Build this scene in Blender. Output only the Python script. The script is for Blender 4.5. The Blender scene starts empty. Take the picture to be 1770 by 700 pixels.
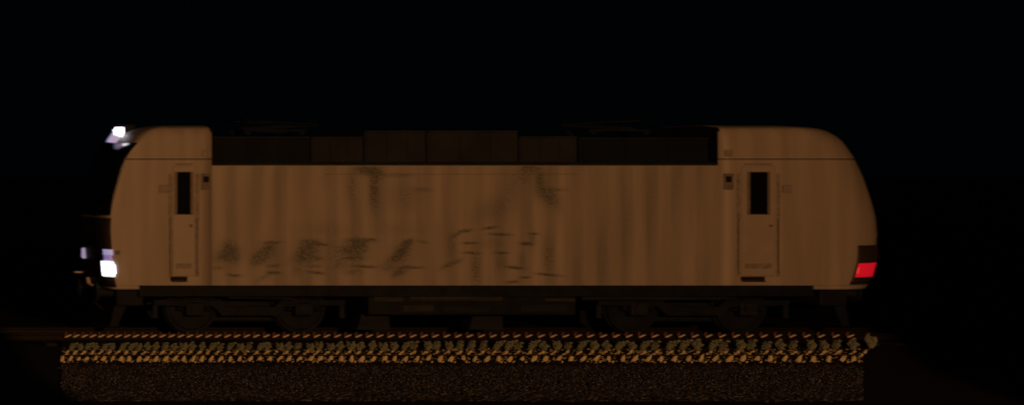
import bpy, bmesh, math, random
import numpy as np
from mathutils import Vector, Matrix, noise

random.seed(7); np.random.seed(7)
R = math.radians
C = bpy.context.scene.collection

# ------------------------------------------------------------------ measures
S = 0.0126            # metres per photo pixel on the near side wall of the locomotive (y = 0)
D = 40.0              # camera to side wall
AXIS, HOR, RAIL = -581.0, 300.0, 580.0
def X(px): return (px - 885.0) * S
def Z(py): return (RAIL - py) * S
CAM_X, CAM_Z = X(AXIS), Z(HOR)
def at(px, py, y):                    # point of the place at depth y behind the near side wall
    k = (D + y) / D
    return Vector((CAM_X + (px - AXIS) * S * k, y, CAM_Z + (HOR - py) * S * k))
def gx(px, y):
    return CAM_X + (px - AXIS) * S * (D + y) / D

# ------------------------------------------------------------------ camera, world, light
cam = bpy.data.cameras.new('camera'); co = bpy.data.objects.new('camera', cam); C.objects.link(co)
co.location = (CAM_X, -D, CAM_Z); co.rotation_euler = (R(90), 0, 0)
cam.sensor_width = 36.0; cam.lens = 36.0 * (D / S) / 1770.0
cam.shift_x = (885 - AXIS) / 1770.0; cam.shift_y = (HOR - 350) / 1770.0
cam.clip_start = 0.5; cam.clip_end = 5000
cam.dof.use_dof = True; cam.dof.focus_distance = 36.8; cam.dof.aperture_fstop = 0.45; cam.dof.aperture_ratio = 0.2
bpy.context.scene.camera = co

w = bpy.data.worlds.new('World'); bpy.context.scene.world = w; w.use_nodes = True
bg = w.node_tree.nodes['Background']
bg.inputs[0].default_value = (0.30, 0.75, 1.0, 1); bg.inputs[1].default_value = 0.0008

vs = bpy.context.scene.view_settings
vs.view_transform = 'Standard'; vs.look = 'None'; vs.exposure = 0.0; vs.gamma = 1.0; vs.use_curve_mapping = False

# the sodium yard lamp on the photographer's side of the line
li = bpy.data.lights.new('sodium_yard_lamp', 'SPOT'); lo = bpy.data.objects.new('sodium_yard_lamp', li); C.objects.link(lo)
lo.location = (X(-100), -64.0, 9.5)
lo.rotation_euler = (Vector((X(775), 0, Z(520))) - lo.location).to_track_quat('-Z', 'Y').to_euler()
li.color = (1.0, 0.435, 0.15); li.energy = 59000; li.spot_size = R(16.7); lo.scale = (1.0, 2.0, 1.0); li.spot_blend = 0.06; li.shadow_soft_size = 0.25

# ------------------------------------------------------------------ materials
def mat(name, col, rough=0.7, var=0.25, scale=6.0, metal=0.0, bump=0.0, stretch=None, emit=None, strength=0.0, col2=None, attr=None, lohi=(0.3, 0.7)):
    m = bpy.data.materials.new(name); m.use_nodes = True
    nt = m.node_tree; b = nt.nodes['Principled BSDF']
    b.inputs['Roughness'].default_value = rough; b.inputs['Specular IOR Level'].default_value = 0.12 if max(col) < 0.04 else 0.4
    b.inputs['Metallic'].default_value = metal
    tc = nt.nodes.new('ShaderNodeTexCoord'); mp = nt.nodes.new('ShaderNodeMapping'); no = nt.nodes.new('ShaderNodeTexNoise')
    nt.links.new(tc.outputs['Object'], mp.inputs[0]); nt.links.new(mp.outputs[0], no.inputs['Vector'])
    if stretch: mp.inputs['Scale'].default_value = stretch
    no.inputs['Scale'].default_value = scale; no.inputs['Detail'].default_value = 5
    mx = nt.nodes.new('ShaderNodeMix'); mx.data_type = 'RGBA'
    lo_ = [c * (1 - var) for c in col] if col2 is None else list(col2); hi = [min(1, c * (1 + var)) for c in col]
    mx.inputs[6].default_value = (*lo_, 1); mx.inputs[7].default_value = (*hi, 1)
    cr = nt.nodes.new('ShaderNodeMapRange'); cr.inputs[1].default_value, cr.inputs[2].default_value = lohi
    nt.links.new(no.outputs['Fac'], cr.inputs[0]); nt.links.new(cr.outputs[0], mx.inputs[0])
    out = mx.outputs[2]
    if attr:
        at_ = nt.nodes.new('ShaderNodeAttribute'); at_.attribute_name = attr[0]
        m2 = nt.nodes.new('ShaderNodeMix'); m2.data_type = 'RGBA'
        nt.links.new(at_.outputs['Fac'], m2.inputs[0]); nt.links.new(out, m2.inputs[6]); m2.inputs[7].default_value = (*attr[1], 1)
        out = m2.outputs[2]
    nt.links.new(out, b.inputs['Base Color'])
    if bump:
        bu = nt.nodes.new('ShaderNodeBump'); bu.inputs['Strength'].default_value = bump; bu.inputs['Distance'].default_value = 0.02
        nt.links.new(no.outputs['Fac'], bu.inputs['Height']); nt.links.new(bu.outputs[0], b.inputs['Normal'])
    if emit:
        b.inputs['Emission Color'].default_value = (*emit, 1); b.inputs['Emission Strength'].default_value = strength
    return m

M = {
 'paint':  mat('dirty_cream_paint', (0.27, 0.245, 0.22), 0.55, 0.15, 1.9, stretch=(1.7, 1.7, 0.16), attr=('shade_and_grime', (0.058, 0.066, 0.058))),  # streaks and bands put side shading into the paint, beside marks and stains
 'door':   mat('door_paint', (0.275, 0.25, 0.225), 0.5, 0.06, 2.0),
 'grey':   mat('darker_cream_paint', (0.19, 0.17, 0.15), 0.6, 0.3, 9.0),  # also colours the painted shading beside the doors and on the cowl
 'trim':  mat('dark_trim_paint', (0.13, 0.115, 0.10), 0.7, 0.2, 5.0),  # darker tone for frames, handles, vents and mouldings
 'apron':  mat('unlit_front_tone', (0.032, 0.025, 0.024), 0.5, 0.15, 4.0),  # lower front darkened in its colour, as a face turned from the lamp
 'dark':   mat('black_steel', (0.0055, 0.0085, 0.0135), 0.65, 0.45, 3.0),
 'mid':    mat('sooty_steel', (0.0095, 0.0125, 0.017), 0.7, 0.35, 3.0, stretch=(0.4, 1, 2)),
 'roofb':  mat('brown_roof_cover', (0.017, 0.019, 0.022), 0.8, 0.2, 2.0),
 'roofk':  mat('black_roof_cover', (0.005, 0.008, 0.012), 0.8, 0.3, 2.0),
 'roofe':  mat('roof_edge', (0.010, 0.014, 0.018), 0.7, 0.3, 2.0),
 'glass':  mat('dark_glass', (0.004, 0.004, 0.005), 0.18, 0.1, 2.0),
 'black':  mat('rubber', (0.012, 0.011, 0.010), 0.8, 0.2, 8.0),
 'dirt':   mat('brake_dust', (0.030, 0.030, 0.028), 0.85, 0.4, 4.0, stretch=(0.5, 1, 2.5)),
 'rail':   mat('rusty_rail', (0.0075, 0.0055, 0.005), 0.6, 0.3, 12.0),
 'rust':   mat('rusty_clip', (0.16, 0.07, 0.035), 0.7, 0.35, 30.0),
 'steel':  mat('worn_steel', (0.70, 0.60, 0.50), 0.6, 0.2, 30.0),
 'sleeper': mat('sleeper_concrete', (0.02, 0.018, 0.016), 0.9, 0.3, 10.0),
 'soil':   mat('dark_soil', (0.006, 0.0055, 0.005), 0.95, 0.4, 2.0),
 'bed':    mat('ballast_bed', (0.012, 0.011, 0.009), 0.95, 0.5, 9.0, bump=0.4),
 'gravel': mat('grey_gravel', (0.09, 0.095, 0.14), 0.9, 0.3, 16.0, col2=(0.006, 0.006, 0.008), lohi=(0.47, 0.74)),
 'chips':  mat('tan_chips', (0.30, 0.27, 0.17), 0.9, 0.5, 20.0),
 'stone':  mat('tan_stone', (0.60, 0.55, 0.36), 0.9, 0.35, 9.0),
 'leaf':   mat('weed_leaf', (0.165, 0.20, 0.155), 0.7, 0.3, 9.0),
 'stem':   mat('weed_stem', (0.11, 0.10, 0.05), 0.8, 0.3, 9.0),
 'cable':  mat('cable_sheath', (0.03, 0.022, 0.012), 0.8, 0.2, 9.0),
 'lampw':  mat('lit_headlight', (0.8, 0.8, 0.8), 0.3, 0.0, emit=(0.90, 0.90, 1.0), strength=3.0),
 'lampd':  mat('dim_headlight', (0.5, 0.5, 0.5), 0.3, 0.0, emit=(0.30, 0.29, 0.52), strength=0.8),
 'lampv':  mat('violet_headlight', (0.5, 0.5, 0.5), 0.3, 0.0, emit=(0.15, 0.125, 0.36), strength=0.8),
 'lampr':  mat('lit_tail_light', (0.5, 0.02, 0.02), 0.3, 0.0, emit=(0.40, 0.003, 0.011), strength=1.0),
 'lampq':  mat('dim_red_glow', (0.09, 0.003, 0.005), 0.3, 0.1),  # dim glow above the tail light put into a red colour
}

# ------------------------------------------------------------------ helpers
def prop(o, label=None, cat=None, group=None, kind=None):
    if label: o['label'] = label
    if cat: o['category'] = cat
    if group: o['group'] = group
    if kind: o['kind'] = kind
    return o
def empty(name, loc=(0, 0, 0), label=None, cat=None, group=None):
    o = bpy.data.objects.new(name, None); C.objects.link(o); o.location = loc
    return prop(o, label, cat, group)
def obj(name, bm, m, parent=None, smooth=False):
    me = bpy.data.meshes.new(name); bmesh.ops.recalc_face_normals(bm, faces=bm.faces); bm.to_mesh(me); bm.free()
    me.materials.append(M[m])
    if smooth:
        for p in me.polygons: p.use_smooth = True
    o = bpy.data.objects.new(name, me); C.objects.link(o)
    if parent is not None:
        o.parent = parent
        o.matrix_parent_inverse = Matrix.Translation(-Vector(parent.location))   # parts are modelled in place
    return o
def box(bm, x0, x1, y0, y1, z0, z1, bev=0.0):
    g = bmesh.ops.create_cube(bm, size=1.0)
    vsx = g['verts']
    bmesh.ops.scale(bm, vec=(x1 - x0, y1 - y0, z1 - z0), verts=vsx)
    bmesh.ops.translate(bm, vec=((x0 + x1) / 2, (y0 + y1) / 2, (z0 + z1) / 2), verts=vsx)
    if bev:
        es = list({e for v in vsx for e in v.link_edges})
        bmesh.ops.bevel(bm, geom=es, offset=bev, segments=2, affect='EDGES', profile=0.5)
def BM(): return bmesh.new()
def bx(*a, **k):
    bm = BM(); box(bm, *a, **k); return bm
def tube(bm, pts, r, n=8, r1=None):
    pts = [Vector(p) for p in pts]; rings = []
    for i, p in enumerate(pts):
        d = (pts[min(i + 1, len(pts) - 1)] - pts[max(i - 1, 0)]).normalized()
        u = d.cross(Vector((0, 0, 1)) if abs(d.z) < 0.9 else Vector((1, 0, 0))).normalized(); v = d.cross(u)
        rr = r if r1 is None else r + (r1 - r) * i / (len(pts) - 1)
        rings.append([bm.verts.new(p + (u * math.cos(2 * math.pi * k / n) + v * math.sin(2 * math.pi * k / n)) * rr) for k in range(n)])
    for a, b in zip(rings, rings[1:]):
        for k in range(n): bm.faces.new((a[k], a[(k + 1) % n], b[(k + 1) % n], b[k]))
    bm.faces.new(rings[0][::-1]); bm.faces.new(rings[-1])
def lathe(bm, c, prof, n=28):          # axis along y; prof = [(radius, dy)]
    rings = [[bm.verts.new((c[0] + r * math.cos(2 * math.pi * k / n), c[1] + dy, c[2] + r * math.sin(2 * math.pi * k / n))) for k in range(n)] for r, dy in prof]
    for a, b in zip(rings, rings[1:]):
        for k in range(n): bm.faces.new((a[k], a[(k + 1) % n], b[(k + 1) % n], b[k]))
    bm.faces.new(rings[0]); bm.faces.new(rings[-1][::-1])
def prism(bm, pts, y0, y1):            # outline in xz
    a = [bm.verts.new((x, y0, z)) for x, z in pts]; b = [bm.verts.new((x, y1, z)) for x, z in pts]
    n = len(pts)
    for k in range(n): bm.faces.new((a[k], a[(k + 1) % n], b[(k + 1) % n], b[k]))
    bm.faces.new(a); bm.faces.new(b[::-1])
def lerp_tab(tab, y):
    if y <= tab[0][0]: return tab[0][1]
    for (a, va), (b, vb) in zip(tab, tab[1:]):
        if y <= b: return va + (vb - va) * (y - a) / (b - a)
    return tab[-1][1]

# ------------------------------------------------------------------ the locomotive
W = 1.45                                # half width; near wall y = 0, far wall y = 2.9
loco = empty('electric_locomotive', (X(825), W, 0),
             'cream electric locomotive with white headlights and a red tail light, standing on the track', 'locomotive')

# plan curve of each end: x(v) for height py; v runs -1 (near wall) .. 1 (far wall)
LEFT_EDGE = [(219, 270), (224, 257), (232, 247), (245, 237), (257, 226), (270, 217), (280, 212), (310, 203), (345, 193), (370, 188), (400, 187), (440, 190), (475, 193), (500, 198)]
RIGHT_EDGE = [(219, 1418), (222, 1426), (226, 1434), (235, 1446), (245, 1456), (270, 1474), (305, 1491), (345, 1505), (375, 1513), (410, 1516), (450, 1514), (480, 1506), (500, 1496)]
def plan(end, py, th):
    if end == 'l':
        n = 3.6; xs = X(lerp_tab(LEFT_EDGE, py) + 12); dep = -0.27
    else:
        n = 2.15; dep = 1.2; xs = X(lerp_tab(RIGHT_EDGE, py)) - SIL
    s, c = math.sin(th), math.cos(th)
    return xs + dep * abs(c) ** (2 / n), W + W * math.copysign(abs(s) ** (2 / n), s)
# how far the visible right limit lies beyond the start of the curve
SIL = 0.0
best = -9
for i in range(200):
    th = -math.pi / 2 + math.pi * i / 199
    n = 2.15; s, c = math.sin(th), math.cos(th)
    x = X(1500) + 1.2 * abs(c) ** (2 / n); y = W + W * math.copysign(abs(s) ** (2 / n), s)
    best = max(best, CAM_X + (x - CAM_X) * D / (D + y))
SIL = best - X(1500)

def shell(end, pys, back_px, cap=False, nt=40, inset=None, bottom=False):
    bm = BM(); rows = []
    for j, py in enumerate(pys):
        ins = inset[j] if inset else 0.0
        row = []
        xb = X(back_px)
        pts = [plan(end, py, -math.pi / 2 + math.pi * i / nt) for i in range(nt + 1)]
        x0 = pts[0][0]
        side = [(xb + (x0 - xb) * k / 8, 0.0) for k in range(8)]
        far = [(xb + (x0 - xb) * k / 8, 2 * W) for k in range(7, -1, -1)]
        for x, y in side + pts + far:
            yy = W + (y - W) * (1 - ins / W)
            xx = xb + (x - xb) * (1 - ins / 2.2)
            row.append(bm.verts.new((xx, yy, Z(py))))
        rows.append(row)
    for a, b in zip(rows, rows[1:]):
        for k in range(len(a) - 1): bm.faces.new((a[k], a[k + 1], b[k + 1], b[k]))
        bm.faces.new((a[-1], a[0], b[0], b[-1]))
    if cap: bm.faces.new(rows[0])
    if bottom: bm.faces.new(rows[-1])
    return bm
def patch(end, pys, th0, th1, off, nt=10):   # piece of the end's surface, set proud of it, with edges
    bm = BM(); rows = []
    for py in pys:
        row = []
        for i in range(nt + 1):
            th = th0 + (th1 - th0) * i / nt
            x, y = plan(end, py, th); xa, ya = plan(end, py, th - 0.01); xb, yb = plan(end, py, th + 0.01)
            t = Vector((xb - xa, yb - ya, 0)).normalized(); nrm = Vector((t.y, -t.x, 0))
            if (end == 'l') == (nrm.x > 0): nrm = -nrm
            a = bm.verts.new((x + nrm.x * off, y + nrm.y * off, Z(py))); b = bm.verts.new((x - nrm.x * 0.03, y - nrm.y * 0.03, Z(py)))
            row.append((a, b))
        rows.append(row)
    for a, b in zip(rows, rows[1:]):
        for k in range(nt): bm.faces.new((a[k][0], a[k + 1][0], b[k + 1][0], b[k][0]))
        for k in (0, nt): bm.faces.new((a[k][0], b[k][0], b[k][1], a[k][1]))
    for row in (rows[0], rows[-1]):
        for k in range(nt): bm.faces.new((row[k][0], row[k + 1][0], row[k + 1][1], row[k][1]))
    return bm
def th_at(end, py, px):                 # plan angle whose surface point shows at photo column px (near half)
    bt, bd = 0, 1e9
    for i in range(400):
        th = -math.pi / 2 + (math.pi / 2) * i / 399
        x, y = plan(end, py, th)
        p = AXIS + (x - CAM_X) / S * D / (D + y)
        if abs(p - px) < bd: bd, bt = abs(p - px), th
    return bt

def rng(a, b, n): return [a + (b - a) * i / (n - 1) for i in range(n)]
for end, back in (('l', 366), ('r', 1243)):
    obj('cab', shell(end, rng(276.2, 493, 22), back), 'paint', loco, True)
    obj('cab_roof_cowl', shell(end, [216, 218, 220, 221.5] + [223.5, 226, 230, 236, 243] + rng(250, 274.6, 5), back, cap=True, inset=[0.6, 0.32, 0.15, 0.10, 0.07, 0.05, 0.03, 0.012, 0.004] + [0.0] * 5), 'paint', loco, True)
    sb = 241 if end == 'l' else 1410
    obj('cab_skirt', shell(end, [493.4, 497, 500], sb, bottom=True), 'paint', loco, True)
    # seam between cab and cowl: the dark joint strip lies behind the gap
    obj('joint_strip', bx(X(min(back, sb + (0 if end == 'l' else 16))), X(max(back, sb + (0 if end == 'l' else 16))), 0.02, 0.05, Z(277.5), Z(273.5)), 'black', loco)
    bm = BM(); sec = [(0.04, Z(287)), (0.04, Z(222)), (0.12, Z(220.2)), (0.32, Z(218.2)), (0.62, Z(216.4))]; sec += [(2 * W - a, b) for a, b in sec[::-1]]
    va = [bm.verts.new((X(back) - 0.03, a, b)) for a, b in sec]; vb = [bm.verts.new((X(back) + 0.03, a, b)) for a, b in sec]
    for k in range(len(sec)): bm.faces.new((va[k], va[(k + 1) % len(sec)], vb[(k + 1) % len(sec)], vb[k]))
    bm.faces.new(va); bm.faces.new(vb[::-1]); obj('cab_rear_wall', bm, 'roofk', loco)

# front of the left end: windscreen, apron darkened as if unlit, lamps
TH = 1.36
obj('windscreen', patch('l', rng(247, 372, 12), -TH, 1.45, 0.012, 24), 'glass', loco, True)
obj('front_apron', patch('l', rng(377, 496, 12), -1.42, 1.45, 0.010, 24), 'apron', loco, True)
obj('windscreen', patch('r', rng(262, 372, 12), -0.75, 0.9, 0.012, 24), 'glass', loco, True)
obj('front_apron', patch('r', rng(410, 490, 8), -0.85, 1.2, 0.010, 24), 'apron', loco, True)

def lens(name, pxpy, y, m, parent, dy=0.08):
    bm = BM(); a = [bm.verts.new(at(px, py, y)) for px, py in pxpy]; b = [bm.verts.new(at(px, py, y) + Vector((0.03, dy, 0))) for px, py in pxpy]
    n = len(a)
    for k in range(n): bm.faces.new((a[k], a[(k + 1) % n], b[(k + 1) % n], b[k]))
    bm.faces.new(a); bm.faces.new(b[::-1])
    return obj(name, bm, m, parent)
def rr(x0, x1, y0, y1, c=2.0):
    return [(x0 + c, y0), (x1 - c, y0), (x1, y0 + c), (x1, y1 - c), (x1 - c, y1), (x0 + c, y1), (x0, y1 - c), (x0, y0 + c)]
def nose(name, y0, y1, p0, p1, off, m, parent):
    ym = (y0 + y1) / 2
    return obj(name, patch('l', rng(y0, y1, 4), th_at('l', ym, p0), th_at('l', ym, p1), off), m, parent, True)
hl = nose('headlight', 452, 478, 178.5, 197, 0.035, 'lampw', loco)
nose('bulb_cover', 457, 473, 195, 199.5, 0.04, 'lampw', hl)
nose('upper_reflector', 431, 441, 180, 195, 0.03, 'lampd', hl)
nose('light_pipe', 441.5, 451.5, 181, 194.5, 0.025, 'lampv', hl)
lens('headlight', rr(142.5, 153.5, 428, 446.5, 2), 1.82, 'lampd', loco, 0.2)
tl = lens('roof_headlight', [(200, 220), (214, 220), (214.5, 231), (210, 237), (198, 233), (198, 226)], 1.30, 'lampw', loco, 0.25)
lens('reflector', [(197.5, 227), (197.5, 233.4), (209.8, 237.4), (203, 244), (201, 247), (186.5, 246), (187, 242)], 1.31, 'lampd', tl, 0.25)
obj('lamp_housing', bx(X(226), X(262), 1.34, 1.75, Z(240), Z(212), bev=0.04), 'roofe', loco)
# red tail light on the right end
t0, t1 = th_at('r', 467, 1481), th_at('r', 467, 1513.5)
ta = obj('tail_light', patch('r', rng(455, 479, 4), t0, t1, 0.02), 'lampr', loco, True)
obj('lamp_surround', patch('r', rng(424, 492, 8), th_at('r', 467, 1477), t1 + 0.12, 0.006), 'apron', ta, True)
obj('red_glow_patch', patch('r', rng(432, 453, 4), th_at('r', 440, 1488), t1, 0.018), 'lampq', ta, True)  # red patch painting the dim glow above the tail light

# ---- long side wall; one attribute holds printed marks, stains and painted shading bands
MARKS = []      # (cx, cy, half width, half height, tilt, strength)
def mk(*a): MARKS.append(a)
for a in [(398, 430, 11, 10, 0.2, .55), (392, 441, 19, 9, -.2, .5), (405, 447, 9, 8, 0, .35), (376, 463, 10, 3, 0, .3), (404, 475.5, 11, 2.2, .05, .75),
          (471, 419, 17, 2, -.03, .6), (463, 428, 12, 6, -.3, .5), (452, 441, 17, 8, -.3, .5), (447, 452, 12, 6, -.3, .4), (474, 459, 12, 2.5, -.1, .45), (473, 471, 12, 2.4, .08, .75), (457, 478, 14, 4, -.5, .3),
          (537, 419, 16, 5, .05, .5), (530, 430, 14, 8, -.3, .55), (552, 422, 16, 2.5, .12, .5), (527, 443, 20, 9, -.2, .45), (545, 447, 14, 4, 0, .35), (546, 471, 13, 2.4, .1, .8), (545, 460, 10, 2.5, 0, .35), (512, 466, 8, 8, 0, .25),
          (620, 416, 22, 4, 0, .5), (622, 426, 12, 10, 0, .6), (600, 432, 16, 8, 0, .45), (612, 446, 18, 3, 0, .5), (640, 414, 12, 2, .05, .45), (588, 455, 10, 10, 0, .28), (630, 460.5, 22, 2, .05, .8), (612, 470, 16, 5, 0, .25),
          (705, 419, 9, 5, -.2, .65), (697, 432, 12, 9, -.5, .6), (683, 446, 15, 6, -.3, .5), (670, 462, 11, 7, 0, .35), (690, 470, 14, 7, -.4, .45), (711, 462, 18, 2, 0, .8), (730, 418, 10, 2.5, .15, .3),
          (804, 399, 11, 2.6, -.12, .6), (788, 406, 9, 3, -.4, .4), (846, 394, 12, 2.2, -.12, .6), (864, 405, 18, 2, .03, .95), (812, 420, 12, 1.8, 0, .6), (815, 437, 14, 2, .06, .6), (867, 437, 11, 2, 0, .75),
          (910, 421, 11, 2.6, .05, .75), (922, 404, 9, 1.6, 0, .55), (890, 462.5, 15, 2.4, .1, .7), (948, 474.5, 20, 2, .09, .9), (908, 479, 10, 1.8, -.06, .6), (886, 487, 12, 2.4, -.06, .5), (776, 457, 14, 4, -.45, .4), (792, 452, 8, 3, -.4, .35),
          (395, 438, 18, 19, 0, .22), (463, 440, 22, 21, 0, .22), (535, 438, 22, 21, 0, .24), (613, 436, 24, 20, 0, .24), (693, 442, 22, 22, 0, .24), (822, 465, 9, 30, 0.1, .32), (780, 425, 8, 22, 0.15, .22), (866, 452, 9, 14, 0, .25), (920, 412, 5, 12, 0, .3), (903, 450, 7, 18, 0, .22), (948, 440, 10, 32, 0, .30), (850, 420, 26, 10, 0, .15),
          (632, 294, 16, 8, .1, .6), (646, 330, 8, 34, 0, .5), (606, 322, 9, 34, 0, .25), (650, 298, 12, 9, .2, .5), (700, 340, 26, 22, 0, .16), (690, 303, 26, 4, 0, .25), (730, 328, 16, 4, 0, .25),
          (916, 290, 16, 7, .2, .4), (933, 312, 9, 22, .0, .5), (948, 340, 18, 14, .5, .4), (960, 328, 18, 3, 0, .3), (885, 320, 14, 34, .3, .25), (850, 362, 34, 20, -.3, .2), (905, 300, 12, 16, 0, .25),
          (560, 395, 40, 12, 0, .12), (690, 395, 40, 10, 0, .12)]:
    mk(*a)
def shade_and_grime(px, py):
    g = np.zeros_like(px)
    ph = px / 21.5 * math.pi
    wob = np.sin(px / 61.0) * 0.2 + np.sin(px / 143.0 + 1.0) * 0.45
    fade = 0.32 + 0.08 * np.sin(px / 90.0 + 2.0)
    g += fade * (1 / (1 + np.exp(-3.5 * np.sin(ph + wob)))) * (0.75 + 0.25 * np.sin(py / 40.0 + px / 37.0))  # vertical shading bands painted into the wall colour
    for cx, cy, hw, hh, t, s in MARKS:
        dx, dy = px - cx, py - cy - t * (px - cx)
        m = (np.abs(dx) < hw * 2.2) & (np.abs(dy) < hh * 2.2)
        r = (np.abs(dx[m]) / (hw * 1.15)) ** 2.6 + (np.abs(dy[m]) / (hh * 1.15)) ** 2.2
        g[m] = 1 - (1 - g[m]) * (1 - min(1, s * 1.55) * np.exp(-1.1 * r))
    return g
nx, nz = 880, 207
gxs = np.linspace(366, 1243, nx); gzs = np.linspace(287, 493, nz)
PX, PY = np.meshgrid(gxs, gzs)
G = shade_and_grime(PX, PY)
blot = np.array([[noise.noise((a / 4.6, b / 2.3, 3.0)) for a in gxs[::2]] for b in gzs[::2]])
blot = np.repeat(np.repeat(blot, 2, 0), 2, 1)[:nz, :nx]
G = np.clip(G * (1.0 + 0.9 * blot * np.clip((G - 0.30) / 0.15, 0, 1)), 0, 1)
und = 0.004 * np.sin(PX / 21.5 * math.pi) * np.clip((PY - 287) / 20, 0, 1) * np.clip((493 - PY) / 20, 0, 1) * np.clip((PX - 366) / 20, 0, 1) * np.clip((1243 - PX) / 20, 0, 1)
co_ = np.stack([(PX - 885) * S, und, (RAIL - PY) * S], -1).reshape(-1, 3)
idx = np.arange(nx * nz).reshape(nz, nx)
quads = np.stack([idx[:-1, :-1], idx[1:, :-1], idx[1:, 1:], idx[:-1, 1:]], -1).reshape(-1, 4)
def np_mesh(name, verts, faces, k):
    me = bpy.data.meshes.new(name)
    me.vertices.add(len(verts)); me.vertices.foreach_set('co', verts.astype(np.float32).ravel())
    me.loops.add(len(faces) * k); me.loops.foreach_set('vertex_index', faces.astype(np.int32).ravel())
    me.polygons.add(len(faces)); me.polygons.foreach_set('loop_start', (np.arange(len(faces)) * k).astype(np.int32))
    me.update(calc_edges=True); return me
me = np_mesh('side_wall', co_, quads, 4)
a_ = me.attributes.new('shade_and_grime', 'FLOAT', 'POINT'); a_.data.foreach_set('value', G.astype(np.float32).ravel())
me.polygons.foreach_set('use_smooth', np.ones(len(quads), bool)); me.materials.append(M['paint'])
sw = bpy.data.objects.new('side_wall', me); C.objects.link(sw); sw.parent = loco; sw.matrix_parent_inverse = Matrix.Translation(-loco.location)
obj('side_wall', bx(X(366), X(1243), 2 * W - 0.03, 2 * W, Z(493), Z(287)), 'paint', loco)
# horizontal panel joint under the eaves: a shallow moulding
obj('moulding', bx(X(560), X(1000), -0.012, -0.004, Z(301.6), Z(300.8)), 'trim', loco)
obj('wall_cap', bx(X(366), X(1243), -0.010, 0.03, Z(287), Z(286.2)), 'door', loco)

# ---- roof between the cabs
obj('gutter', bx(X(367), X(1242), 0.04, 0.10, Z(286.2), Z(283)), 'roofe', loco)
obj('roof_deck', bx(X(367), X(1242), 0.10, 2 * W - 0.10, Z(288), Z(280)), 'roofk', loco)
def cover(x0, x1, top, m, y=0.28):
    bm = BM(); k = (D + y) / D
    zt = CAM_Z + (HOR - top) * S * k
    prism_pts = [(y, Z(281)), (y + 0.02, zt - 0.05), (y + 0.07, zt), (2 * W - y - 0.07, zt), (2 * W - y - 0.02, zt - 0.05), (2 * W - y, Z(281))]
    a = [bm.verts.new((X(x0), p, q)) for p, q in prism_pts]; b = [bm.verts.new((X(x1), p, q)) for p, q in prism_pts]
    for i in range(6): bm.faces.new((a[i], a[(i + 1) % 6], b[(i + 1) % 6], b[i]))
    bm.faces.new(a); bm.faces.new(b[::-1])
    return obj('roof_cover', bm, m, loco)
for x0, x1, top, m in ((372, 543, 236.5, 'roofk'), (546, 636, 236.5, 'roofb'), (639, 745, 226, 'roofb'), (748, 905, 226, 'roofb'), (908, 1008, 236, 'roofb'), (1012, 1236, 238, 'roofk')):
    c = cover(x0, x1, top, m)
    obj('top_rail', bx(X(x0) + 0.01, X(x1) - 0.01, 0.245, 0.275, Z(top + 2.5), Z(top - 0.2)), 'roofe' if m == 'roofk' else 'roofb', c)
    n = 3
    for i in range(n):
        xa = X(x0) + (X(x1) - X(x0)) * (i + 0.08) / n; xb = X(x0) + (X(x1) - X(x0)) * (i + 0.92) / n
        obj('louvre_panel', bx(xa, xb, 0.262, 0.29, Z(277), Z(top + 6)), m, c)
# folded pantographs
for px, d in ((500, 1), (1110, -1)):
    pg = empty('pantograph', (X(px), W, Z(232))); pg.parent = loco; pg.matrix_parent_inverse = Matrix.Translation(-loco.location)
    x = X(px)
    bm = BM()
    for yy in (0.95, 1.95): box(bm, x - 0.7, x + 0.7, yy - 0.03, yy + 0.03, Z(226), Z(222))
    for xx in (-0.6, 0.6): box(bm, x + xx - 0.03, x + xx + 0.03, 0.97, 1.93, Z(225.5), Z(222.5))
    obj('base_frame', bm, 'roofk', pg)
    for xx in (-0.6, 0.6):
        for yy in (0.95, 1.95):
            bm = BM(); lathe(bm, (x + xx, yy - 0.05, Z(228)), [(0.05, 0), (0.07, 0.03), (0.05, 0.06), (0.07, 0.08), (0.05, 0.1)], 10)
            obj('insulator', bm, 'roofk', pg)
    bm = BM(); tube(bm, [(x - d * 0.6, W, Z(221)), (x + d * 1.1, W, Z(213))], 0.05); obj('lower_arm', bm, 'roofk', pg)
    bm = BM()
    for s in (-1, 1): tube(bm, [(x + d * 1.1, W + s * 0.1, Z(213)), (x - d * 0.6, W + s * 0.45, Z(206))], 0.022)
    obj('upper_arm', bm, 'roofk', pg)
    bm = BM()
    for k in (-0.72, -0.48):
        tube(bm, [(x + d * k, W - 0.95, Z(211)), (x + d * k, W - 0.7, Z(204)), (x + d * k, W + 0.7, Z(204)), (x + d * k, W + 0.95, Z(211))], 0.02)
    obj('contact_strip', bm, 'roofk', pg)

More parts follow.
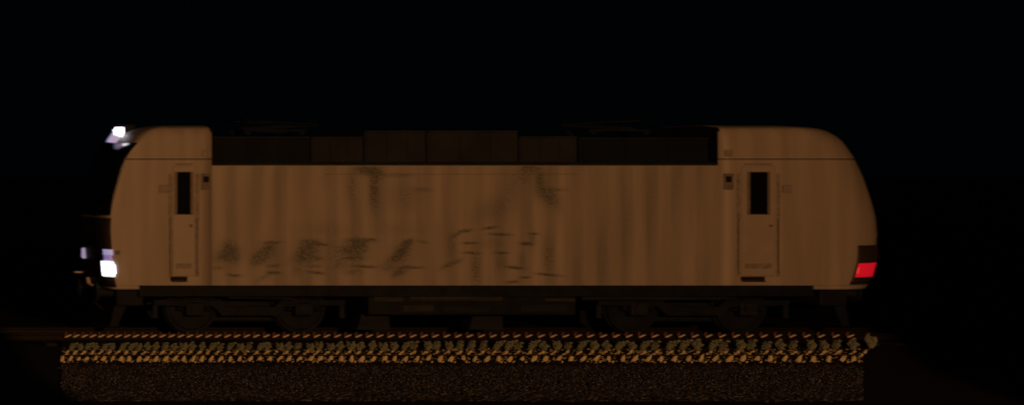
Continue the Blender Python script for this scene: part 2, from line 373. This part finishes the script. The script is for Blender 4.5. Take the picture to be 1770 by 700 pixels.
# ---- cab doors, rails, steps, vents
def cab_door(x0, x1, wx0, wx1, rails, vent, camx, step):
    d = obj('cab_door', bx(X(x0), X(x1), -0.010, 0.02, Z(476), Z(288), bev=0.004), 'door', loco)
    obj('gasket', bx(X(x0 - 0.9), X(x1 + 0.9), -0.004, 0.012, Z(477.1), Z(287.2)), 'grey', d)
    obj('window_frame', bx(X(wx0 - 5), X(wx1 + 5), -0.016, 0.0, Z(371.2), Z(296.8), bev=0.004), 'trim', d)
    obj('window', bx(X(wx0), X(wx1), -0.020, -0.004, Z(370.2), Z(297.8)), 'glass', d)
    obj('door_handle', bx(X(x1 - 9), X(x1 - 4), -0.045, -0.010, Z(392), Z(388)), 'trim', d)
    obj('rain_strip', bx(X(x0 + 4), X(x1 - 4), -0.030, 0.01, Z(284.6), Z(283.2)), 'trim', loco)
    for rx in rails:
        nrec = obj('rail_shade_strip', bx(X(rx - 3.5), X(rx + 3.5), -0.003, 0.02, Z(478), Z(300)), 'grey', loco)  # flat darker strip painting the shaded niche behind the handrail
        bm = BM(); tube(bm, [(X(rx), 0.0, Z(474)), (X(rx), -0.06, Z(470)), (X(rx), -0.06, Z(380)), (X(rx), 0.0, Z(376))], 0.017)
        obj('handrail', bm, 'paint', nrec)
    s = obj('step_shade_plate', bx(X(step[0]), X(step[1]), -0.004, 0.03, Z(484.5), Z(477.9)), 'black', loco)  # flat black plate painting the shaded hollow above the step
    obj('step', bx(X(step[0]) + 0.02, X(step[1]) - 0.02, -0.07, -0.004, Z(486.3), Z(484.7)), 'mid', s)
    v = obj('vent', bx(X(vent - 8), X(vent + 8), -0.012, 0.02, Z(333), Z(320)), 'trim', loco)
    for k in range(4): obj('vent_slat', bx(X(vent - 7), X(vent + 7), -0.024, -0.010, Z(323.3 + 2.8 * k), Z(321.6 + 2.8 * k)), 'paint', v)
    g = obj('side_grille', bx(X(camx - 9), X(camx + 9), -0.012, 0.02, Z(328), Z(300), bev=0.004), 'trim', loco)
    obj('grille_eye', bx(X(camx - 5), X(camx + 5), -0.020, -0.010, Z(315), Z(305), bev=0.003), 'dark', g)
    obj('cowl_shade_patch', bx(X(camx - 8), X(camx + 8), -0.006, 0.02, Z(271), Z(259)), 'grey', loco)  # flat plate added to paint a shading blotch on the cowl
    obj('kick_plate', bx(X(x0 + 5), X(x1 - 5), -0.016, -0.008, Z(464), Z(455)), 'grey', d)
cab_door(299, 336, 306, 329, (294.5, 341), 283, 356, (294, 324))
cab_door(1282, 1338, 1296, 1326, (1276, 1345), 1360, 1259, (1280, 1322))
# side markers and small fittings at the left nose
bm = BM(); tube(bm, [at(160, 358, 1.1), at(170, 360, 0.5), at(186, 362, 0.15)], 0.02); tube(bm, [at(168, 370, 0.6), at(184, 371, 0.16)], 0.03)
obj('wiper_arm', bm, 'apron', loco)
obj('lamp_bracket', bx(X(199), X(207), -0.015, 0.1, Z(440), Z(433)), 'trim', loco)

# ---- underframe
obj('sole_bar', bx(X(242), X(1409), 0.06, 2 * W - 0.06, Z(512), Z(493.3)), 'dark', loco)
tk = obj('transformer_tank', bx(X(640), X(1000), 0.10, 2 * W - 0.10, Z(545), Z(512.2), bev=0.03), 'dark', loco)
for x0, x1, y0, y1 in ((650, 700, 513, 521), (712, 872, 512.8, 520), (946, 998, 516, 521), (700, 752, 528, 539), (770, 850, 529, 541), (905, 985, 526, 540)):
    obj('cover_plate', bx(X(x0), X(x1), 0.085, 0.12, Z(y1), Z(y0), bev=0.008), 'dirt' if y0 < 525 or x0 == 700 else 'mid', tk)
for x0, x1 in ((632, 690), (828, 888)):
    bm = BM(); prism(bm, [(X(x0 + 8), Z(545.2)), (X(x1 - 2), Z(545.2)), (X(x1), Z(573)), (X(x0), Z(573))], 0.5, 0.9); obj('hanging_tank', bm, 'mid', tk)
obj('cable_duct', bx(X(1010), X(1250), 0.09, 0.15, Z(519), Z(513), bev=0.01), 'mid', loco)
WR = Z(490) / 2                          # wheel radius
def bogie(cx):
    b = empty('bogie', (X(cx), W, 0)); b.parent = loco; b.matrix_parent_inverse = Matrix.Translation(-loco.location)
    x = X(cx); hb = 1.2
    for near in (True, False):
        f = (lambda y: y) if near else (lambda y: 2 * W - y)
        bm = BM(); prism(bm, [(x - 2.1, Z(520)), (x - 0.7, Z(520)), (x - 0.55, Z(532)), (x + 0.55, Z(532)), (x + 0.7, Z(520)), (x + 2.1, Z(520)), (x + 2.1, Z(529)), (x + 0.8, Z(531)), (x + 0.6, Z(547)), (x - 0.6, Z(547)), (x - 0.8, Z(531)), (x - 2.1, Z(529))], f(0.34), f(0.48))
        obj('bogie_frame', bm, 'dark', b)
        for s in (-1, 1):
            wx = x + s * hb
            bm = BM(); y0 = f(0.62); sg = 1 if near else -1
            lathe(bm, (wx, y0, WR), [(0.12, -0.03 * sg), (0.17, -0.04 * sg), (0.20, 0.015 * sg), (WR - 0.10, 0.03 * sg), (WR - 0.07, 0), (WR - 0.008, 0), (WR, 0.015 * sg), (WR, 0.11 * sg), (WR + 0.03, 0.125 * sg), (WR + 0.03, 0.14 * sg), (0.12, 0.14 * sg)], 40)
            obj('wheel', bm, 'dark', b)
            bm = BM(); box(bm, wx - 0.2, wx + 0.2, min(f(0.30), f(0.52)), max(f(0.30), f(0.52)), WR - 0.16, WR + 0.14, bev=0.04)
            lathe(bm, (wx, f(0.27), WR), [(0.12, 0), (0.13, 0.02 * sg), (0.13, 0.06 * sg)], 16)
            obj('axle_box', bm, 'mid', b)
            for t in (-0.3, 0.3):
                bm = BM()
                pts = [(wx + t + 0.07 * math.cos(k * 0.8), f(0.41) + 0.07 * math.sin(k * 0.8), WR - 0.05 + k * 0.0072) for k in range(40)]
                tube(bm, pts, 0.016, 5); obj('coil_spring', bm, 'mid', b)
        bm = BM(); tube(bm, [(x - 0.5, f(0.27), Z(515)), (x + 0.9, f(0.27), Z(517))], 0.035); obj('yaw_damper', bm, 'mid', b)
    for s in (-1, 1):
        bm = BM(); tube(bm, [(x + s * hb, 0.7, WR), (x + s * hb, 2 * W - 0.7, WR)], 0.09, 12); obj('axle', bm, 'dark', b)
        bm = BM(); prism(bm, [(x + s * 2.0, Z(528)), (x + s * 2.1, Z(528)), (x + s * 2.12, Z(552)), (x + s * 2.0, Z(552))], 0.4, 0.46); obj('sand_pipe', bm, 'mid', b)
    obj('motor', bx(x - 0.9, x + 0.9, 0.9, 2 * W - 0.9, Z(562), Z(520), bev=0.05), 'dark', b)
bogie(440); bogie(1215)
# ends: buffer beam, buffers, plough, coupling
for end, sx in (('l', -1), ('r', 1)):
    nose = X(206) if end == 'l' else X(1478)
    obj('buffer_beam', bx(min(nose, nose - sx * 0.6), max(nose, nose - sx * 0.6), 0.25, 2 * W - 0.25, Z(530), Z(500.6), bev=0.03), 'dark', loco)
    for yy in (0.58, 2 * W - 0.58):
        bm = BM(); tube(bm, [(nose, yy, Z(508)), (nose + sx * 0.34, yy, Z(508))], 0.10, 14)
        bf = obj('buffer', bm, 'mid', loco)
        bm = BM(); g = [(nose + sx * 0.34, yy, Z(508)), (nose + sx * 0.36, yy, Z(508)), (nose + sx * 0.40, yy, Z(508))]; tube(bm, g, 0.22, 20, 0.20); obj('buffer_head', bm, 'mid', bf)
    bm = BM(); tube(bm, [(nose, W, Z(510)), (nose + sx * 0.3, W, Z(510)), (nose + sx * 0.36, W, Z(516)), (nose + sx * 0.3, W, Z(524))], 0.04); obj('draw_hook', bm, 'dark', loco)
    bm = BM()
    prism(bm, [(nose - sx * 0.25, Z(530)), (nose + sx * 0.02, Z(530)), (nose + sx * 0.12, Z(566)), (nose - sx * 0.05, Z(566))], 0.35, 2 * W - 0.35)
    obj('snow_plough', bm, 'dark', loco)
    bm = BM(); tube(bm, [(nose + sx * 0.02, 1.0, Z(498)), (nose + sx * 0.3, 1.0, Z(505)), (nose + sx * 0.33, 1.0, Z(525)), (nose + sx * 0.12, 1.0, Z(540))], 0.025); obj('brake_hose', bm, 'black', loco)
# pale bars at the left nose; the lower imitates headlight reflected on the bumper
bm = BM(); tube(bm, [at(130, 470, 2.5), at(150, 470, 2.3)], 0.022); obj('pale_nose_bar', bm, 'steel', loco)
bm = BM(); tube(bm, [at(152, 480, 1.6), at(154, 490, 1.5), at(164, 495, 1.2), at(184, 496, 0.6)], 0.03)
obj('pale_nose_bar', bm, 'steel', loco)

# ------------------------------------------------------------------ track
RH = 0.17                               # rail height; railhead at z = 0 under the wheels
YN, YF = 0.70, 2 * W - 0.70
track = empty('railway_track', (X(825), W, -RH), 'dark rusty railway track with a row of small bright clips, under the locomotive', 'track')
PITCH = []
px = 115.0
while px < 1478: PITCH.append(px); px += 14.2 + (px - 115) * 0.0085
# the clips in view sit beside a low check rail just outside the near running rail
YC = 0.30
def rail(y):
    bm = BM()
    pr = [(-0.036, 0), (0.036, 0), (0.036, -0.035), (0.010, -0.05), (0.010, -0.145), (0.07, -0.16), (0.07, -RH), (-0.07, -RH), (-0.07, -0.16), (-0.010, -0.145), (-0.010, -0.05), (-0.036, -0.035)]
    a = [bm.verts.new((-60, y + p, q)) for p, q in pr]; b = [bm.verts.new((60, y + p, q)) for p, q in pr]
    for i in range(12): bm.faces.new((a[i], a[(i + 1) % 12], b[(i + 1) % 12], b[i]))
    bm.faces.new(a); bm.faces.new(b[::-1])
    return obj('rail', bm, 'rail', track)
rn = rail(YN); rail(YF)
bm = BM(); box(bm, -0.03, 0.03, -0.05, 0.02, 0.0, 0.045, bev=0.008); tube(bm, [(-0.02, 0, 0.04), (-0.005, 0, 0.10), (0.0, 0, 0.12)], 0.022, 6, 0.010)
clip_me = obj('rail_clip', bm, 'rust'); clip0 = clip_me
bm = BM(); box(bm, -0.07, 0.07, -0.012, 0.012, -0.013, 0.013, bev=0.005)
bmesh.ops.rotate(bm, verts=bm.verts, cent=(0, 0, 0), matrix=Matrix.Rotation(R(-24), 3, 'Y'))
bmesh.ops.translate(bm, vec=(0.02, -0.07, 0.036), verts=bm.verts)
bar_me = obj('clip_tongue', bm, 'steel').data
bpy.data.objects.remove(bpy.data.objects['clip_tongue'])
sl = bx(-0.12, 0.12, 0.15, 2 * W - 0.15, -RH - 0.16, -RH - 0.005, bev=0.02)
sl0 = obj('sleeper', sl, 'sleeper').data; bpy.data.objects.remove(bpy.data.objects['sleeper'])
for i in range(34):
    o = bpy.data.objects.new('sleeper', sl0); C.objects.link(o); o.parent = track
    o.location = (-10 + i * 0.6 - track.location.x, -track.location.y, RH)
for i, p in enumerate(PITCH):
    k = (D + 0.55) / D
    loc = (gx(p, 0.55), 0.55, CAM_Z + (HOR - 582.5) * S * k)
    o = clip0 if i == 0 else clip0.copy()
    if i: C.objects.link(o)
    o.parent = track; o.location = (loc[0] - track.location.x, loc[1] - track.location.y, loc[2] - track.location.z)
    o.rotation_euler.z = random.uniform(-.06, .06)
    t = bpy.data.objects.new('clip_tongue', bar_me); C.objects.link(t); t.parent = o

# ------------------------------------------------------------------ ground
def ground_z(y):                        # cross section of the line: track bed, shoulder, cess
    return float(np.interp(y, [-60, -12, -5, -1.6, -0.7, 0.0, 6, 20], [-0.62, -0.62, -0.60, -0.52, -0.34, -RH - 0.03, -RH - 0.03, -0.7]))
def proj_y(y): return HOR + (CAM_Z - ground_z(y)) / S * D / (D + y)
def depth_for(py):                      # depth where the ground shows at photo row py
    a, b = -16.0, 3.0
    for _ in range(40):
        m = (a + b) / 2
        if proj_y(m) > py: a = m
        else: b = m
    return a
bm = BM(); ys = [-90, -60, -30, -20, -12, -5, -3, -1.6, -1.1, -0.7, -0.3, 0.0, 3, 6, 20, 300, 2500]; xsn = [-2500, -200, -30, -10, 0, 10, 30, 200, 2500]
g = [[bm.verts.new((a, b, ground_z(b) - 0.03)) for a in xsn] for b in ys]
for r0, r1 in zip(g, g[1:]):
    for k in range(len(xsn) - 1): bm.faces.new((r0[k], r0[k + 1], r1[k + 1], r1[k]))
prop(obj('ground', bm, 'soil'), kind='structure')

L_END, R_END = 107.0, 1490.0            # the ballasted length: beyond it the line runs on over bare dark soil
yb = sorted([depth_for(p) for p in (694, 670, 650, 635, 625, 615, 606, 598)] + [-0.3, 0.2, 1.0, 2.0, 3.2])
bm = BM(); g = []
for b in yb:
    e = 0.10
    g.append([bm.verts.new((gx(L_END, b) + (gx(R_END, b) - gx(L_END, b)) * k / 60 + random.uniform(-.04, .04), b, ground_z(b))) for k in range(61)])
for r0, r1 in zip(g, g[1:]):
    for k in range(60): bm.faces.new((r0[k], r0[k + 1], r1[k + 1], r1[k]))
bed = obj('ballast_bed', bm, 'bed'); prop(bed, kind='structure')

# loose gravel (one mesh, stuff)
ico = BM(); bmesh.ops.create_icosphere(ico, subdivisions=1, radius=1.0)
iv = np.array([v.co[:] for v in ico.verts]); ifc = np.array([[v.index for v in f.verts] for f in ico.faces]); ico.free()
def stones(n, ya, yb_, smin, smax, name, m, lift=0.3, squash=0.6, power=1.0):
    ys_ = ya + (yb_ - ya) * np.random.rand(n) ** power
    t = np.random.rand(n)
    k = (D + ys_) / D
    xs_ = CAM_X + ((L_END + (R_END - L_END) * t + np.random.randn(n) * 2.0) - AXIS) * S * k
    sz = np.random.uniform(smin, smax, n) * np.random.uniform(0.7, 1.2, n)
    zs = np.array([ground_z(b) for b in ys_]) + sz * lift
    V = iv[None] * (1 + 0.38 * (np.random.rand(n, 12, 1) - 0.5)) * sz[:, None, None]
    V = V * np.stack([np.random.uniform(.8, 1.3, n), np.random.uniform(.8, 1.2, n), np.random.uniform(squash, 1, n)], -1)[:, None]
    a = np.random.rand(n) * 6.28; ca, sa = np.cos(a)[:, None], np.sin(a)[:, None]
    b = np.random.randn(n) * .5; cb, sb = np.cos(b)[:, None], np.sin(b)[:, None]
    x, y, z = V[..., 0].copy(), V[..., 1].copy(), V[..., 2].copy()
    x, z = x * cb + z * sb, -x * sb + z * cb
    x, y = x * ca - y * sa, x * sa + y * ca
    V = np.stack([x + xs_[:, None], y + ys_[:, None], z + zs[:, None]], -1).reshape(-1, 3)
    F = (ifc[None] + (np.arange(n) * 12)[:, None, None]).reshape(-1, 3)
    me = np_mesh(name, V, F, 3); me.materials.append(M[m])
    o = bpy.data.objects.new(name, me); C.objects.link(o); return o
prop(stones(24000, depth_for(694), depth_for(630), 0.014, 0.036, 'gravel', 'gravel', power=0.7), kind='stuff')
o = stones(3500, depth_for(634), -0.25, 0.02, 0.045, 'track_gravel', 'bed'); prop(o, kind='stuff')

prop(stones(2600, depth_for(627), depth_for(603), 0.014, 0.034, 'shoulder_chips', 'chips'), kind='stuff')
# tan stones along the shoulder, one by one
protos = []
for k in range(6):
    bm = BM(); bmesh.ops.create_icosphere(bm, subdivisions=1, radius=1.0)
    for v in bm.verts: v.co *= random.uniform(0.72, 1.2)
    bmesh.ops.scale(bm, vec=(0.66, 0.75, 1.22), verts=bm.verts)
    bmesh.ops.rotate(bm, verts=bm.verts, cent=(0, 0, 0), matrix=Matrix.Rotation(R(36), 3, 'Y'))
    me = bpy.data.meshes.new('stone'); bm.to_mesh(me); bm.free(); me.materials.append(M['stone']); protos.append(me)
def put_stone(px_, py_, size, sq=1.0):
    y = depth_for(py_ + size / S * 0.6)
    o = bpy.data.objects.new('stone', random.choice(protos)); C.objects.link(o); o.parent = bed
    o.location = (gx(px_, y), y, ground_z(y) + size * 0.55)
    o.scale = (size * random.uniform(.85, 1.15), size, size * sq * random.uniform(.85, 1.1)); o.rotation_euler = (random.uniform(-.3, .3), random.uniform(-.25, .25), random.uniform(-.4, .4))
SHO = [p - 8 for p in PITCH] + [1477.0]
for p in SHO:
    g_ = (14.2 + (p - 115) * 0.0085) / 20.0
    put_stone(p + random.uniform(-1, 1), 620.5, 0.072 * (0.85 + 0.25 * g_), 1.25)
    put_stone(p + 9 * g_ + random.uniform(-1, 1), 613, 0.054)
    put_stone(p + 14 * g_ + random.uniform(-1, 1), 608, 0.060, 0.8)
    if random.random() < 0.9: put_stone(p + 6 * g_, 625, 0.032)

# weeds between the stones and the rail
leafp = []
def make_weed(seed):
    rnd = random.Random(seed); bm = BM(); st = BM()
    for i in range(5):
        a = rnd.uniform(-0.5, 0.9); hh = rnd.uniform(0.09, 0.17)
        tip = Vector((math.sin(a) * hh * 0.9 + 0.02, rnd.uniform(-.05, .05), hh)); tube(st, [(0, 0, -0.02), tip * 0.5, tip], 0.004, 4)
        for k in range(15):
            c = tip * rnd.uniform(0.35, 1.0) + Vector((rnd.uniform(-.03, .03), rnd.uniform(-.03, .03), rnd.uniform(-.02, .02)))
            L = rnd.uniform(0.022, 0.042)
            rot = Matrix.Rotation(rnd.uniform(0, 6.28), 3, 'Y') @ Matrix.Rotation(rnd.uniform(-0.9, 0.9), 3, 'X') @ Matrix.Rotation(rnd.uniform(-.9, .9), 3, 'Z')
            vv = [bm.verts.new(c + rot @ Vector((q[0] * L, q[1] * L * 0.3, q[2] * L))) for q in ((-1, 0, 0), (-.3, .5, .62), (.5, .4, .5), (1.1, -.3, 0), (.5, .4, -.5), (-.3, .5, -.62))]
            bm.faces.new(vv[:4]); bm.faces.new((vv[0], vv[3], vv[4], vv[5]))
    return bm, st
weeds = []
for s in range(4):
    b1, s1 = make_weed(s)
    l = obj('leaf_clump', b1, 'leaf').data; t = obj('stem', s1, 'stem').data
    for nme in ('leaf_clump', 'stem'): bpy.data.objects.remove(bpy.data.objects[nme])
    weeds.append((l, t))
n_w = len(PITCH)
yw = depth_for(606)
for i, p in enumerate(PITCH):
    l, t = weeds[random.randrange(4)]
    o = empty('weed', (gx(p + 6, yw), yw + random.uniform(-.05, .05), ground_z(yw)),
              'low leafy green weed in the row between the tan stones and the rail clips', 'weed', 'weeds growing in a row along the track')
    sc = 0.95 + 0.45 * (p - 115) / 1360
    o.scale = (0.85 * sc * random.uniform(.9, 1.15), sc, sc * random.uniform(.9, 1.1)); o.rotation_euler.z = random.uniform(-.25, .25)
    for nm, me_ in (('leaf_clump', l), ('stem', t)):
        c = bpy.data.objects.new(nm, me_); C.objects.link(c); c.parent = o
# the taller weed at the right end of the ballast
b1, s1 = make_weed(11)
wt = empty('weed', (gx(1502, -0.3), -0.3, ground_z(-0.3)), 'taller weed standing alone at the right end of the ballast, below the red tail light', 'weed')
obj('leaf_clump', b1, 'leaf').parent = wt; obj('stem', s1, 'stem').parent = wt; wt.scale = (1.3, 1.3, 1.9)

# thin cable along the shoulder
bm = BM(); yc = depth_for(624)
pts = [(gx(p, yc), yc - 0.02 + 0.008 * math.sin(p / 40.0), ground_z(yc) + 0.135 + 0.006 * math.sin(p / 23.0)) for p in range(107, 1492, 12)]
tube(bm, pts, 0.014, 6)
prop(obj('cable', bm, 'cable'), 'thin dark cable lying along the tan stones beside the track', 'cable')
